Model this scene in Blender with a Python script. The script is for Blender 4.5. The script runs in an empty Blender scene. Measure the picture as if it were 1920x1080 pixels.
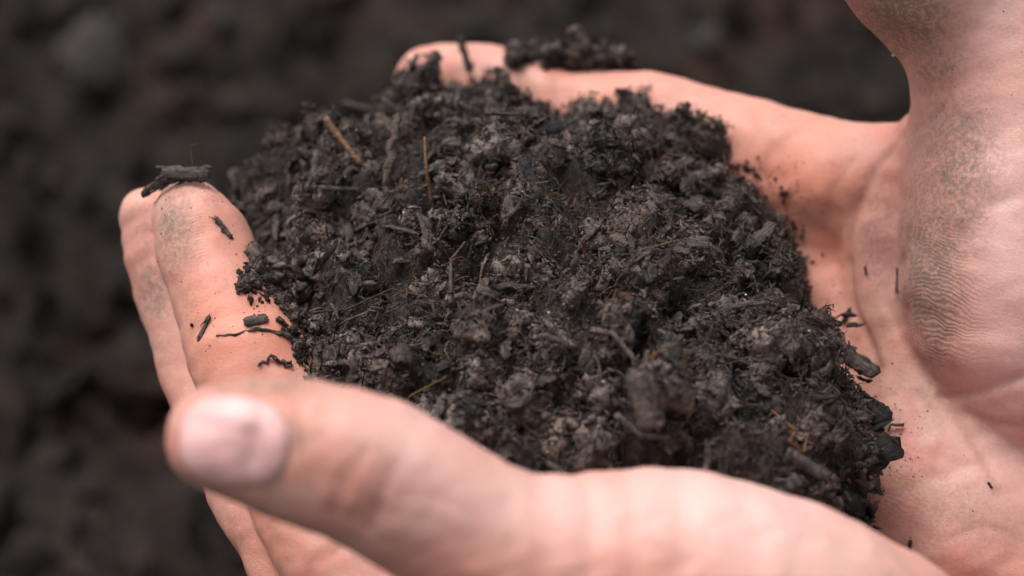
import bpy, bmesh, math, random, time
import numpy as np
from mathutils import Vector, Matrix, Euler, noise
from mathutils.bvhtree import BVHTree
T0 = time.time()
random.seed(7); RNG = np.random.default_rng(11)
S = bpy.context.scene; COL = S.collection
PI = math.pi

# ------------------------------------------------------------------ camera, sky, sun, exposure
PITCH = math.radians(42); DIST = 0.405; LENS = 85.0
cam = bpy.data.objects.new('camera', bpy.data.cameras.new('camera')); COL.objects.link(cam)
FWD = Vector((0, math.cos(PITCH), -math.sin(PITCH))); UP = Vector((0, math.sin(PITCH), math.cos(PITCH))); RIGHT = Vector((1, 0, 0))
CAM = -FWD * DIST
cam.location = CAM; cam.rotation_euler = (PI/2 - PITCH, 0, 0)
cam.data.lens = LENS; cam.data.sensor_width = 36; cam.data.clip_start = 0.02; cam.data.clip_end = 60
cam.data.dof.use_dof = True; cam.data.dof.focus_distance = 0.397; cam.data.dof.aperture_fstop = 9.0
S.camera = cam
SUN_EL, SUN_AZ = math.radians(64), math.radians(-45)          # azimuth measured from +y towards +x
w = bpy.data.worlds.new('World'); S.world = w; w.use_nodes = True
nt = w.node_tree; bgn = nt.nodes['Background']
sky = nt.nodes.new('ShaderNodeTexSky'); sky.sky_type = 'NISHITA'; sky.sun_disc = False
sky.sun_elevation = SUN_EL; sky.sun_rotation = SUN_AZ; sky.air_density = 1.0; sky.dust_density = 6.0; sky.ozone_density = 1.0
hs = nt.nodes.new('ShaderNodeHueSaturation'); hs.inputs['Saturation'].default_value = 0.10
nt.links.new(sky.outputs[0], hs.inputs['Color']); nt.links.new(hs.outputs[0], bgn.inputs[0])
bgn.inputs[1].default_value = 0.13
sun = bpy.data.objects.new('sun', bpy.data.lights.new('sun', 'SUN')); COL.objects.link(sun)
sun.data.energy = 1.2; sun.data.angle = math.radians(22); sun.data.color = (1.0, 0.96, 0.92)
sd = Vector((math.sin(SUN_AZ)*math.cos(SUN_EL), math.cos(SUN_AZ)*math.cos(SUN_EL), math.sin(SUN_EL)))
sun.rotation_euler = sd.to_track_quat('Z', 'Y').to_euler(); sun.location = sd * 3
S.view_settings.view_transform = 'Standard'; S.view_settings.look = 'None'
S.view_settings.exposure = 0.50; S.view_settings.gamma = 1.0

# ------------------------------------------------------------------ helpers
K = 36.0 / 1920 / LENS
def P(px, py, d):
    return CAM + FWD*d + RIGHT*((px-960)*K*d) + UP*((540-py)*K*d)
def pxmm(d): return 1/(K*d*1000)
def mesh_np(name, V, F):
    """V (n,3); F (m,k) same-size faces"""
    m = bpy.data.meshes.new(name); V = np.asarray(V, np.float32); F = np.asarray(F, np.int32)
    m.vertices.add(len(V)); m.vertices.foreach_set('co', V.ravel())
    k = F.shape[1]
    m.loops.add(F.size); m.loops.foreach_set('vertex_index', F.ravel())
    m.polygons.add(len(F)); m.polygons.foreach_set('loop_start', np.arange(0, F.size, k, dtype=np.int32))
    m.polygons.foreach_set('use_smooth', np.ones(len(F), bool))
    m.update(calc_edges=True); m.validate()
    return m
def obj(name, mesh, mat=None, parent=None, **props):
    o = bpy.data.objects.new(name, mesh); COL.objects.link(o)
    if mat and mesh and not mesh.materials: mesh.materials.append(mat)
    if parent: o.parent = parent
    for k, v in props.items(): o[k] = v
    return o
def attr(mesh, name, arr):
    a = mesh.attributes.new(name, 'FLOAT', 'POINT'); a.data.foreach_set('value', np.asarray(arr, np.float32))

# ------------------------------------------------------------------ materials
class NT:
    def __init__(s, name):
        s.m = bpy.data.materials.new(name); s.m.use_nodes = True; s.t = s.m.node_tree
        s.b = s.t.nodes['Principled BSDF']; s.co = s.n('ShaderNodeTexCoord').outputs['Object']
    def n(s, typ, **kw):
        x = s.t.nodes.new(typ)
        for k, v in kw.items(): setattr(x, k, v)
        return x
    def put(s, sock, v):
        if isinstance(v, bpy.types.NodeSocket): s.t.links.new(v, sock)
        else: sock.default_value = v
    def noise(s, scale, detail=3, rough=.55, vec=None, dist=0.):
        x = s.n('ShaderNodeTexNoise'); s.put(x.inputs['Vector'], vec or s.co)
        x.inputs['Scale'].default_value = scale; x.inputs['Detail'].default_value = detail
        x.inputs['Roughness'].default_value = rough; x.inputs['Distortion'].default_value = dist
        return x.outputs['Fac']
    def vor(s, scale, feature='F1', vec=None, out='Distance'):
        x = s.n('ShaderNodeTexVoronoi', feature=feature); s.put(x.inputs['Vector'], vec or s.co); x.inputs['Scale'].default_value = scale
        return x.outputs[out]
    def ramp(s, v, a, b, lo=0., hi=1.):
        x = s.n('ShaderNodeMapRange', interpolation_type='SMOOTHSTEP'); s.put(x.inputs[0], v)
        for i, q in enumerate((a, b, lo, hi)): s.put(x.inputs[i+1], q)
        return x.outputs[0]
    def math(s, op, a, b=0., c=None):
        x = s.n('ShaderNodeMath', operation=op); s.put(x.inputs[0], a); s.put(x.inputs[1], b)
        if c is not None: s.put(x.inputs[2], c)
        return x.outputs[0]
    def mix(s, f, a, b):
        x = s.n('ShaderNodeMix', data_type='RGBA'); s.put(x.inputs[0], f)
        for i, v in ((6, a), (7, b)): s.put(x.inputs[i], v if isinstance(v, bpy.types.NodeSocket) else (*v, 1))
        return x.outputs[2]
    def attr(s, name):
        return s.n('ShaderNodeAttribute', attribute_name=name).outputs['Fac']
    def bump(s, h, dist, strength=1., nrm=None):
        x = s.n('ShaderNodeBump'); s.put(x.inputs['Height'], h); x.inputs['Distance'].default_value = dist
        x.inputs['Strength'].default_value = strength
        if nrm: s.put(x.inputs['Normal'], nrm)
        return x.outputs[0]
    def fin(s, col=None, rough=None, nrm=None, **kw):
        if col is not None: s.put(s.b.inputs['Base Color'], col if isinstance(col, bpy.types.NodeSocket) else (*col, 1))
        if rough is not None: s.put(s.b.inputs['Roughness'], rough)
        if nrm is not None: s.put(s.b.inputs['Normal'], nrm)
        for k, v in kw.items(): s.put(s.b.inputs[k.replace('_', ' ')], v)
        return s.m

def skin_mat():
    t = NT('skin')
    dirt, flush, pale, crease = t.attr('dirt'), t.attr('flush'), t.attr('pale'), t.attr('crease')
    big = t.noise(55, 3, .6); mid = t.noise(260, 4, .65); fine = t.noise(1500, 4, .7); vf = t.noise(4200, 3, .7)
    # skin tone: mottled between yellowish and pink
    c = t.mix(t.ramp(big, .35, .65), (.65, .355, .285), (.68, .325, .265))
    c = t.mix(t.math('MULTIPLY', t.ramp(mid, .42, .70), .45), c, (.62, .29, .235))
    c = t.mix(t.math('MULTIPLY', t.ramp(t.noise(95, 4, .6, None, .8), .46, .66), .75), c, (.68, .26, .205))
    c = t.mix(t.math('MULTIPLY', t.ramp(t.noise(140, 3, .6, None, .5), .55, .75), .35), c, (.62, .40, .28))
    c = t.mix(t.math('MULTIPLY', pale, 1.), c, (.82, .50, .455))  # lit tone of thumb top and palm mound, mixed into the skin colour
    c = t.mix(t.math('MINIMUM', t.math('MULTIPLY', flush, 1.25), .95), c, (.70, .255, .170))
    c = t.mix(t.math('MULTIPLY', crease, .75), c, (.36, .14, .095))
    # friction ridges: warped thin bands, dirt sits in the grooves
    ph = t.math('ADD', t.attr('phase'), t.math('MULTIPLY', t.noise(90, 3), 9.))
    rid = t.math('MULTIPLY_ADD', t.math('SINE', t.math('MULTIPLY', ph, 6.2832)), .5, .5); rm = t.attr('ridge')
    groove = t.math('MULTIPLY', t.math('MULTIPLY', t.ramp(rid, .55, .15), rm), t.ramp(mid, .35, .6))
    dn = t.ramp(t.math('ADD', t.math('MULTIPLY', fine, .55), t.math('MULTIPLY', t.noise(420, 5, .75, None, 1.2), .55)), .40, .70)
    dm = t.math('MULTIPLY', dirt, t.math('ADD', .36, t.math('MULTIPLY', dn, .80)))
    dm = t.math('ADD', dm, t.math('MULTIPLY', t.math('MULTIPLY', groove, t.math('ADD', dirt, .2)), .62))
    dm = t.math('MINIMUM', dm, .88)
    c = t.mix(dm, c, (.20, .138, .108))
    # pores and grit specks
    sp = t.ramp(t.vor(900), .16, .07); spm = t.ramp(t.noise(120, 2), .50, .70)
    spk = t.math('MULTIPLY', t.math('MULTIPLY', sp, spm), t.math('ADD', .4, t.math('MULTIPLY', dirt, 1.2)))
    c = t.mix(t.math('MINIMUM', t.math('MULTIPLY', spk, .6), .75), c, (.10, .06, .05))
    h = t.math('ADD', t.math('MULTIPLY', fine, .55), t.math('MULTIPLY', vf, .3))
    nb = t.bump(h, .00028, .7)
    nb = t.bump(t.math('MULTIPLY', rid, rm), .00009, .8, nb)
    nb = t.bump(t.vor(1300, 'DISTANCE_TO_EDGE'), .00012, .35, nb)
    ro = t.ramp(dm, 0, .6, .44, .68)
    return t.fin(c, ro, nb, Subsurface_Weight=.35, Subsurface_Radius=(.0036, .0012, .0006), Subsurface_Scale=1.0, Specular_IOR_Level=.38)
def nail_mat():
    t = NT('nail'); br = t.attr('bruise'); tip = t.attr('rim')
    c = t.mix(t.ramp(t.noise(200, 3), .35, .7), (.70, .385, .365), (.75, .45, .435))
    c = t.mix(t.math('MULTIPLY', tip, .9), c, (.40, .21, .17))  # edge darkening, strongest at the cuticle: its shadow painted into the nail colour
    c = t.mix(br, c, (.30, .15, .14))
    return t.fin(c, .46, t.bump(t.noise(400, 3), .0001, .4), Subsurface_Weight=.2, Subsurface_Radius=(.002, .001, .0006), Subsurface_Scale=1.)
def soil_mat(name, dark, light, brown, spec=.32, r0=.55, r1=.95, bstr=1.0, sc=1.0, wet=.5):
    t = NT(name)
    ri = t.n('ShaderNodeObjectInfo').outputs['Random']
    a = t.noise(170*sc, 4, .6); b = t.noise(900*sc, 5, .7); f = t.noise(3600*sc, 3, .75)
    fib = t.n('ShaderNodeMapping'); t.put(fib.inputs['Vector'], t.co); fib.inputs['Scale'].default_value = (1, .18, .6); fib.inputs['Rotation'].default_value = (.4, .9, .3)
    fb = t.noise(2600*sc, 4, .7, fib.outputs[0], .6)
    c = t.mix(t.ramp(t.math('ADD', t.math('MULTIPLY', b, .6), t.math('MULTIPLY', fb, .4)), .36, .66), dark, light)
    c = t.mix(t.math('MULTIPLY', t.ramp(a, .50, .72), .75), c, brown)
    c = t.mix(t.math('MULTIPLY', t.ramp(ri, .0, 1.), .45), c, dark)
    h = t.math('ADD', t.math('MULTIPLY', b, 1.), t.math('ADD', t.math('MULTIPLY', fb, .6), t.math('MULTIPLY', f, .35)))
    nb = t.bump(h, .0011/sc, bstr)
    ro = t.ramp(t.noise(240*sc, 2), .5-wet*.3, .75, r0, r1)
    return t.fin(c, ro, nb, Specular_IOR_Level=spec)
def wood_mat(name, dark, light, rough=.62, grain=2600):
    t = NT(name); ri = t.n('ShaderNodeObjectInfo').outputs['Random']
    mp = t.n('ShaderNodeMapping'); t.put(mp.inputs['Vector'], t.co); mp.inputs['Scale'].default_value = (.08, 1, 1)
    g = t.noise(grain, 5, .7, mp.outputs[0], .3); p = t.noise(500, 4, .7)
    c = t.mix(t.ramp(t.math('ADD', t.math('MULTIPLY', g, .7), t.math('MULTIPLY', p, .3)), .35, .66), dark, light)
    c = t.mix(t.math('MULTIPLY', t.ramp(p, .5, .62), .6), c, tuple(x*.5 for x in dark))
    return t.fin(c, rough, t.bump(t.math('ADD', g, t.math('MULTIPLY', p, .7)), .0007, 1.), Specular_IOR_Level=.25)
M = {}
M['skin'] = skin_mat(); M['nail'] = nail_mat()
M['soil'] = soil_mat('compost', (.018, .0135, .012), (.29, .218, .190), (.115, .062, .038))
M['soil_dark'] = soil_mat('compost_dark', (.008, .006, .0052), (.135, .099, .084), (.068, .037, .023), r0=.45)
M['soil_grey'] = soil_mat('compost_grey', (.048, .037, .034), (.33, .26, .235), (.125, .075, .052))
M['soil_black'] = soil_mat('humus_black', (.007, .006, .0056), (.032, .026, .024), (.022, .015, .012), spec=.15, r0=.5, r1=.8, bstr=.8)
M['ground'] = soil_mat('ground_soil', (.007, .0042, .0032), (.062, .037, .026), (.115, .046, .025), sc=.12)
M['ground_clod'] = soil_mat('ground_clod', (.010, .007, .0058), (.076, .050, .039), (.062, .031, .021), sc=.16)
M['ground_pale'] = soil_mat('ground_pale', (.045, .039, .036), (.105, .088, .080), (.10, .062, .05), sc=.16)
M['wood_dark'] = wood_mat('rotted_wood', (.018, .014, .012), (.19, .148, .130))
M['wood_black'] = wood_mat('charred_bark', (.008, .007, .0075), (.045, .040, .040), .45)
M['straw'] = wood_mat('straw', (.13, .065, .032), (.34, .20, .12))
M['straw_grey'] = wood_mat('weathered_straw', (.065, .048, .038), (.19, .145, .115))
M['rootlet'] = wood_mat('rootlet', (.045, .024, .014), (.15, .085, .050))
M['orange'] = wood_mat('orange_fibre', (.16, .060, .026), (.34, .15, .070))
M['olive'] = wood_mat('yellow_root', (.10, .070, .020), (.27, .19, .06))
g_ = NT('pale_grain'); M['grain'] = g_.fin((.62, .57, .48), .35, Subsurface_Weight=.0)

# ------------------------------------------------------------------ implicit surfaces for the hands
def chain(pts, sub=2):
    q = np.array([[*P(a, b, d), (r+.2)*1e-3] for a, b, d, r in pts]); q = np.concatenate([[2*q[0]-q[1]], q, [2*q[-1]-q[-2]]]); out = []
    for i in range(1, len(q)-2):                          # Catmull-Rom through the joints, so limbs run smoothly
        for t in np.arange(sub)/sub:
            out.append(.5*(2*q[i]+(q[i+1]-q[i-1])*t+(2*q[i-1]-5*q[i]+4*q[i+1]-q[i+2])*t*t+(3*q[i]-q[i-1]-3*q[i+1]+q[i+2])*t**3))
    out.append(q[-2]); out = np.array(out); return dict(p=out[:, :3], r=out[:, 3])
def d_chain(X, c):
    out = None
    for i in range(len(c['p'])-1):
        a, b = c['p'][i], c['p'][i+1]; ab = b-a
        t = np.clip(((X-a)@ab)/(ab@ab), 0, 1)
        ts = t
        r = c['r'][i]*(1-ts)+c['r'][i+1]*ts
        d = np.sqrt(((X-a-t[:, None]*ab)**2).sum(1)) - r
        out = d if out is None else np.minimum(out, d)
    return out
def smin(a, b, k):
    h = np.maximum(k-np.abs(a-b), 0)/k
    return np.minimum(a, b)-h*h*k*.25
def polyline(pts):                                   # 3-D crease line
    return np.array([[*p] for p in pts])
def d_poly(X, pl):
    out = np.full(len(X), 9.)
    for i in range(len(pl)-1):
        a, b = pl[i], pl[i+1]; ab = b-a; t = np.clip(((X-a)@ab)/(ab@ab), 0, 1)
        out = np.minimum(out, ((X-a-t[:, None]*ab)**2).sum(1))
    return np.sqrt(out)
def trace(f, px, py, d0):
    u = (P(px, py, 1)-CAM); k = 1/u.length; u.normalize(); t = .27/k*k
    for _ in range(60):
        p = CAM+u*t; v = float(f(np.array([p[:]]))[0])
        if v < 1e-4: return np.array(p)
        t += v*.85
        if t > .52: break
    return np.array(P(px, py, d0))
FCUR = [None]
def on_skin(px, py, d0): return trace(FCUR[0], px, py, d0)
def densify(p, f):
    out = []
    for a, b in zip(p[:-1], p[1:]):
        for t in (0, .34, .67): out.append(trace(f, *[a[i]*(1-t)+b[i]*t for i in range(3)]))
    out.append(trace(f, *p[-1])); return np.array(out)
def surface_nets(f, lo, hi, h):
    n = np.ceil((hi-lo)/h).astype(int)+1
    ax = [lo[i]+h*np.arange(n[i]) for i in range(3)]
    Bk = 6; nb = np.ceil(n/Bk).astype(int)                       # coarse pass first, fine values only near the skin
    bi = np.stack(np.meshgrid(*[np.arange(k) for k in nb], indexing='ij'), -1).reshape(-1, 3)
    fc = f(lo+h*(bi*Bk+(Bk-1)/2)); F = np.repeat(np.repeat(np.repeat(fc.reshape(nb), Bk, 0), Bk, 1), Bk, 2).astype(np.float32)
    act = bi[np.abs(fc) < h*Bk*1.15]
    loc = np.stack(np.meshgrid(*[np.arange(Bk)]*3, indexing='ij'), -1).reshape(-1, 3)
    for c in range(0, len(act), 2500):
        g = (act[c:c+2500, None, :]*Bk+loc[None]).reshape(-1, 3); F[tuple(g.T)] = f((lo+h*g).astype(np.float32))
    F = F[:n[0], :n[1], :n[2]]
    s = F < 0; m = n-1
    cnt = np.zeros(m, np.float32); acc = np.zeros((*m, 3), np.float32)
    for axis in range(3):
        o = [a for a in range(3) if a != axis]
        A = np.take(F, range(n[axis]-1), axis); B = np.take(F, range(1, n[axis]), axis)
        cr = (A < 0) != (B < 0); t = np.where(cr, A/np.where(cr, A-B, 1), 0)
        for u in (0, 1):
            for v in (0, 1):
                sl = [slice(None)]*3; sl[o[0]] = slice(u, u+m[o[0]]); sl[o[1]] = slice(v, v+m[o[1]])
                c = cr[tuple(sl)]; cnt += c
                acc[..., axis] += np.where(c, t[tuple(sl)], 0); acc[..., o[0]] += c*u; acc[..., o[1]] += c*v
    act = cnt > 0; idx = np.full(m, -1, np.int64); idx[act] = np.arange(act.sum())
    g = np.argwhere(act); V = lo+h*(g+acc[act]/cnt[act][:, None])
    Q = []
    for axis in range(3):
        o = [(axis+1) % 3, (axis+2) % 3]
        A = np.take(s, range(n[axis]-1), axis); B = np.take(s, range(1, n[axis]), axis)
        e = np.argwhere(A != B); e = e[(e[:, o[0]] > 0) & (e[:, o[1]] > 0) & (e[:, o[0]] < m[o[0]]) & (e[:, o[1]] < m[o[1]])]
        fl = A[tuple(e.T)]
        q = []
        for du, dv in ((1, 1), (0, 1), (0, 0), (1, 0)):
            c = e.copy(); c[:, o[0]] -= du; c[:, o[1]] -= dv; q.append(idx[tuple(c.T)])
        q = np.stack(q, 1); q[~fl] = q[~fl][:, ::-1]; Q.append(q)
    Q = np.concatenate(Q)
    return V, Q[(Q >= 0).all(1)]
def grad(f, V, e=2e-4):
    G = np.stack([f(V+np.eye(3)[i]*e)-f(V-np.eye(3)[i]*e) for i in range(3)], 1)/(2*e)
    return G/np.maximum(np.linalg.norm(G, axis=1), 1e-6)[:, None]
def build_hand(name, base, detail, lo, hi, h, paint, creases):
    FCUR[0] = base
    creases[:] = [(densify(c[0], base), *c[1:]) for c in creases]
    V, Q = surface_nets(base, lo, hi, h)
    for _ in range(2):
        G = grad(base, V); V = V - G*base(V)[:, None]*.9
    G = grad(base, V); d = detail(V)
    V = V + G*d[:, None]
    m = mesh_np(name, V, Q)
    for k, a in paint(V).items(): attr(m, k, a)
    return m, V, Q

# LEFT (near) hand : pixel column, row, distance, radius in mm
L_index = chain([(360, 410, .414, 6.6), (382, 452, .412, 7.9), (410, 535, .409, 8.45), (432, 590, .406, 8.7), (460, 660, .403, 9.7), (505, 765, .399, 9.7), (560, 885, .394, 9.6), (640, 1040, .388, 10.2), (780, 1250, .385, 12)])
L_middle = chain([(284, 412, .426, 5.6), (308, 475, .425, 6.9), (337, 560, .423, 7.2), (385, 680, .418, 8.0), (442, 800, .412, 8.6), (503, 930, .405, 8.9), (583, 1060, .399, 9.3), (700, 1250, .393, 11)])
L_ring = chain([(440, 490, .445, 6), (480, 600, .440, 7.4), (545, 800, .430, 8), (650, 1000, .420, 8.6), (800, 1250, .410, 11)])
L_small = chain([(570, 600, .455, 5.5), (650, 800, .445, 6.6), (770, 1000, .435, 7.4), (900, 1230, .425, 10)])
L_thumb = chain([(412, 822, .337, 7.3), (478, 828, .337, 8.7), (575, 848, .338, 10.0), (690, 885, .339, 10.7), (805, 948, .341, 10.7), (950, 1040, .344, 11.9), (1130, 1085, .348, 15.2), (1290, 1110, .350, 17.3), (1430, 1160, .353, 18.3), (1580, 1245, .357, 19.2), (1760, 1400, .372, 22)])
L_palm = chain([(800, 1290, .395, 12), (1100, 1330, .395, 16), (1500, 1450, .392, 20), (1950, 1650, .400, 24), (2500, 1900, .42, 25)])
L_palm2 = chain([(900, 1250, .425, 10), (1200, 1330, .420, 14), (1600, 1500, .415, 18), (2100, 1750, .415, 22)])
CR_L = [([(680, 850, .3275), (650, 900, .3275), (622, 960, .3285)], 0.0010, .0004),
        ([(735, 870, .3275), (710, 930, .328), (690, 990, .330)], .0011, .0004),
        ([(720, 850, .33), (700, 890, .33), (665, 975, .33)], .0008, .0002),
        ([(650, 870, .33), (628, 905, .33)], .0008, .0002),
        ([(700, 840, .328), (660, 940, .328)], .0030, .0001)]
def f_left(X):
    d = smin(d_chain(X, L_index), d_chain(X, L_middle), .0012)
    d = smin(d, d_chain(X, L_ring), .0015); d = smin(d, d_chain(X, L_small), .0015)
    pl = smin(d_chain(X, L_palm), d_chain(X, L_palm2), .02)
    d = smin(d, pl, .008)
    return smin(d, d_chain(X, L_thumb), .006)
def lumps(X, amp, sc, off=0):
    q = X*sc+off
    return amp*(np.sin(q[:, 0]*1.3+np.sin(q[:, 1]*1.7)*1.4)*np.sin(q[:, 1]*1.1+1.3*np.sin(q[:, 2]*1.5))*np.cos(q[:, 2]*1.2+np.sin(q[:, 0])))
def det_left(X):
    d = lumps(X, .0005, 160)+lumps(X, .00018, 480, 3)
    for pl, wd, dp in CR_L: d -= dp*np.exp(-(d_poly(X, pl)/wd)**2)
    return d
def blob(X, px, py, d, r_px, ecc=1.0, ang=0):
    """smooth patch of paint centred on a real point of the skin"""
    c = on_skin(px, py, d); q = X-c
    u = q@np.array(RIGHT); v = q@np.array(UP); wv = q@np.array(FWD)
    ca, sa = math.cos(ang), math.sin(ang); a = u*ca+v*sa; b = -u*sa+v*ca; r = r_px*K*d
    return np.exp(-((a/r)**2+(b/(r*ecc))**2+(wv/(r*1.6+.008))**2))
def paint_left(X):
    Z = np.zeros(len(X))
    dirt = Z+.15; flush = Z.copy(); pale = Z.copy(); cr = Z.copy(); rg = Z.copy()
    for a in ((325, 430, .405, 50, 1.7, .2, .95), (330, 360, .41, 50, .5, .3, .7), (285, 540, .415, 45, 2.0, .25, .95), (260, 420, .42, 50, 1, 0, .45), (300, 640, .41, 40, 1.5, .3, .45), (400, 380, .405, 60, .5, 0, .4), (350, 560, .405, 35, 2.2, .2, .4), (430, 520, .405, 40, 1.2, 0, .3), (440, 980, .40, 60, 1.5, .5, .35),
              (480, 722, .335, 180, .16, .0, .8), (380, 745, .335, 60, .4, .6, .5), (556, 805, .328, 13, 4, .12, .8), (500, 742, .328, 40, .25, -.4, .35), (705, 935, .328, 20, 1.7, -.4, .5), (735, 1000, .33, 45, .8, 0, .40), (580, 915, .328, 14, 1, 0, .45), (330, 780, .335, 60, 1.2, 0, .35), (395, 920, .335, 70, .3, -.5, .4), (620, 1020, .335, 130, .2, -.45, .3)):  # narrow arc just right of the thumbnail is painted cuticle shade, not dirt
        dirt = np.maximum(dirt, a[6]*blob(X, *a[:4], a[4], a[5]))
    for a in ((430, 620, .395, 120, 1.6, .3, .65), (520, 640, .395, 60, 1.5, 0, .7), (500, 1020, .39, 120, 1, 0, .5), (600, 870, .328, 70, 1, 0, .35), (670, 920, .328, 70, 1, 0, .3), (520, 740, .33, 90, .5, 0, .35), (460, 480, .40, 40, 2, .3, .4), (900, 1070, .335, 200, .4, 0, .45), (1200, 1070, .33, 200, .3, 0, .3)):
        flush = np.maximum(flush, a[6]*blob(X, *a[:4], a[4], a[5]))
    for a in ((780, 840, .33, 160, .7, -.6, .8), (1000, 980, .335, 260, .5, -.1, .9), (1400, 980, .335, 300, .5, -.3, 1.)):  # top of the thumb painted lighter, as lit from above
        pale = np.maximum(pale, a[6]*blob(X, *a[:4], a[4], a[5]))
    for pl, wd, dp in CR_L: cr = np.maximum(cr, np.exp(-(d_poly(X, pl)/(wd*.9))**2)*(.65 if dp > .0003 and wd > .0009 else .3))
    rg = .38*blob(X, 350, 450, .405, 100, 1.3, 0)
    q = X-np.array(P(385, 520, .405)); ph = np.sqrt((q@np.array(RIGHT)*1.9)**2+(q@np.array(UP))**2+.003**2)/.00062
    return dict(dirt=dirt, flush=flush, pale=pale, crease=cr, ridge=rg, phase=ph)

# RIGHT (far) hand
R_index = chain([(808, 160, .462, 6.9), (870, 158, .460, 7.7), (960, 172, .458, 7.9), (1060, 205, .455, 7.6), (1200, 222, .451, 8.4), (1320, 258, .446, 9.2), (1450, 305, .440, 9.9), (1590, 345, .434, 10.6), (1740, 355, .430, 12)])
R_middle = chain([(900, 330, .463, 6.8), (1150, 400, .458, 8), (1450, 470, .450, 9.5), (1640, 520, .442, 13)])
R_ring = chain([(860, 470, .456, 6.6), (1150, 560, .452, 7.8), (1500, 650, .447, 10), (1650, 700, .44, 13)])
R_small = chain([(950, 640, .446, 5.6), (1200, 720, .442, 7), (1500, 800, .438, 9.5), (1680, 850, .432, 13)])
R_palm = chain([(1640, 420, .447, 15.5), (1670, 600, .445, 19.5), (1740, 820, .434, 24), (1790, 1010, .430, 29), (2050, 1150, .435, 31), (2500, 1250, .45, 29)])
R_hollow = chain([(1440, 330, .445, 10), (1490, 430, .445, 11.5), (1520, 540, .4435, 12.5), (1590, 680, .440, 15)])
R_fold = chain([(1735, 265, .424, 5.5), (1705, 340, .425, 7.0), (1685, 430, .4265, 8.8), (1692, 540, .4265, 9.7), (1735, 680, .424, 11.5), (1830, 860, .421, 14)])
R_thenar = chain([(1880, 255, .411, 13.0), (1886, 360, .4125, 17.0), (1886, 480, .4135, 17.9), (1897, 590, .414, 17.8), (1975, 700, .417, 17), (2150, 850, .43, 20)])
R_pad = chain([(2010, 300, .418, 19), (2030, 450, .419, 21), (2050, 620, .422, 21)])
R_thumb = chain([(1900, 230, .416, 14.5), (1872, 95, .412, 14.2), (1790, 5, .408, 13.0), (1690, -95, .402, 12.0), (1560, -220, .394, 10.5), (1480, -300, .388, 9.0)])
CR_R = [([(1690, 255, .417), (1640, 320, .419), (1600, 400, .420), (1588, 480, .420), (1600, 580, .419), (1650, 690, .413)], .0009, .0007, .6),
        ([(1760, 740, .410), (1800, 790, .404), (1835, 850, .401), (1875, 925, .400)], .0006, .0004, .7),
        ([(1770, 745, .409), (1830, 738, .405), (1920, 705, .403)], .0009, .0006, .45),
        ([(1810, 775, .405), (1870, 795, .402), (1930, 800, .402)], .0007, .0004, .4),
        ([(1720, 735, .410), (1770, 800, .405), (1745, 900, .402)], .0006, .0002, .25),
        ([(1700, 250, .415), (1745, 225, .41), (1775, 190, .404)], .0007, .0004, .4),
        ([(1690, 480, .4185), (1660, 560, .4185), (1700, 650, .414)], .0007, .0003, .25),
        ([(1890, 1000, .40), (1840, 985, .40), (1780, 1010, .40)], .0006, .0002, .2),
        ([(1600, 300, .42), (1560, 360, .42), (1545, 430, .42)], .0008, .0002, .25),
        ([(1420, 215, .43), (1445, 280, .43), (1430, 330, .43)], .0010, .0003, .3),
        ([(1770, 150, .40), (1790, 210, .40), (1830, 250, .40)], .0008, .0002, .3),
        ([(1062, 165, .45), (1075, 215, .448), (1082, 250, .447)], .0010, .0005, .5),
        ([(1040, 150, .45), (1048, 200, .448)], .0008, .0003, .4),
        ([(975, 130, .451), (985, 190, .4495)], .0012, .0007, .6)]
def f_right(X):
    d = d_chain(X, R_index)
    for c in (R_middle, R_ring, R_small): d = smin(d, d_chain(X, c), .0015)
    d = smin(d, smin(d_chain(X, R_palm), d_chain(X, R_hollow), .010), .008)
    d = smin(d, d_chain(X, R_fold), .0018)
    th = smin(smin(d_chain(X, R_thenar), d_chain(X, R_pad), .014), d_chain(X, R_thumb), .010)
    return smin(d, th, .0016)
def det_right(X):
    d = lumps(X, .0006, 150, 5)+lumps(X, .0002, 430, 1)
    for pl, wd, dp, c in CR_R: d -= dp*np.exp(-(d_poly(X, pl)/wd)**2)
    return d
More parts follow.
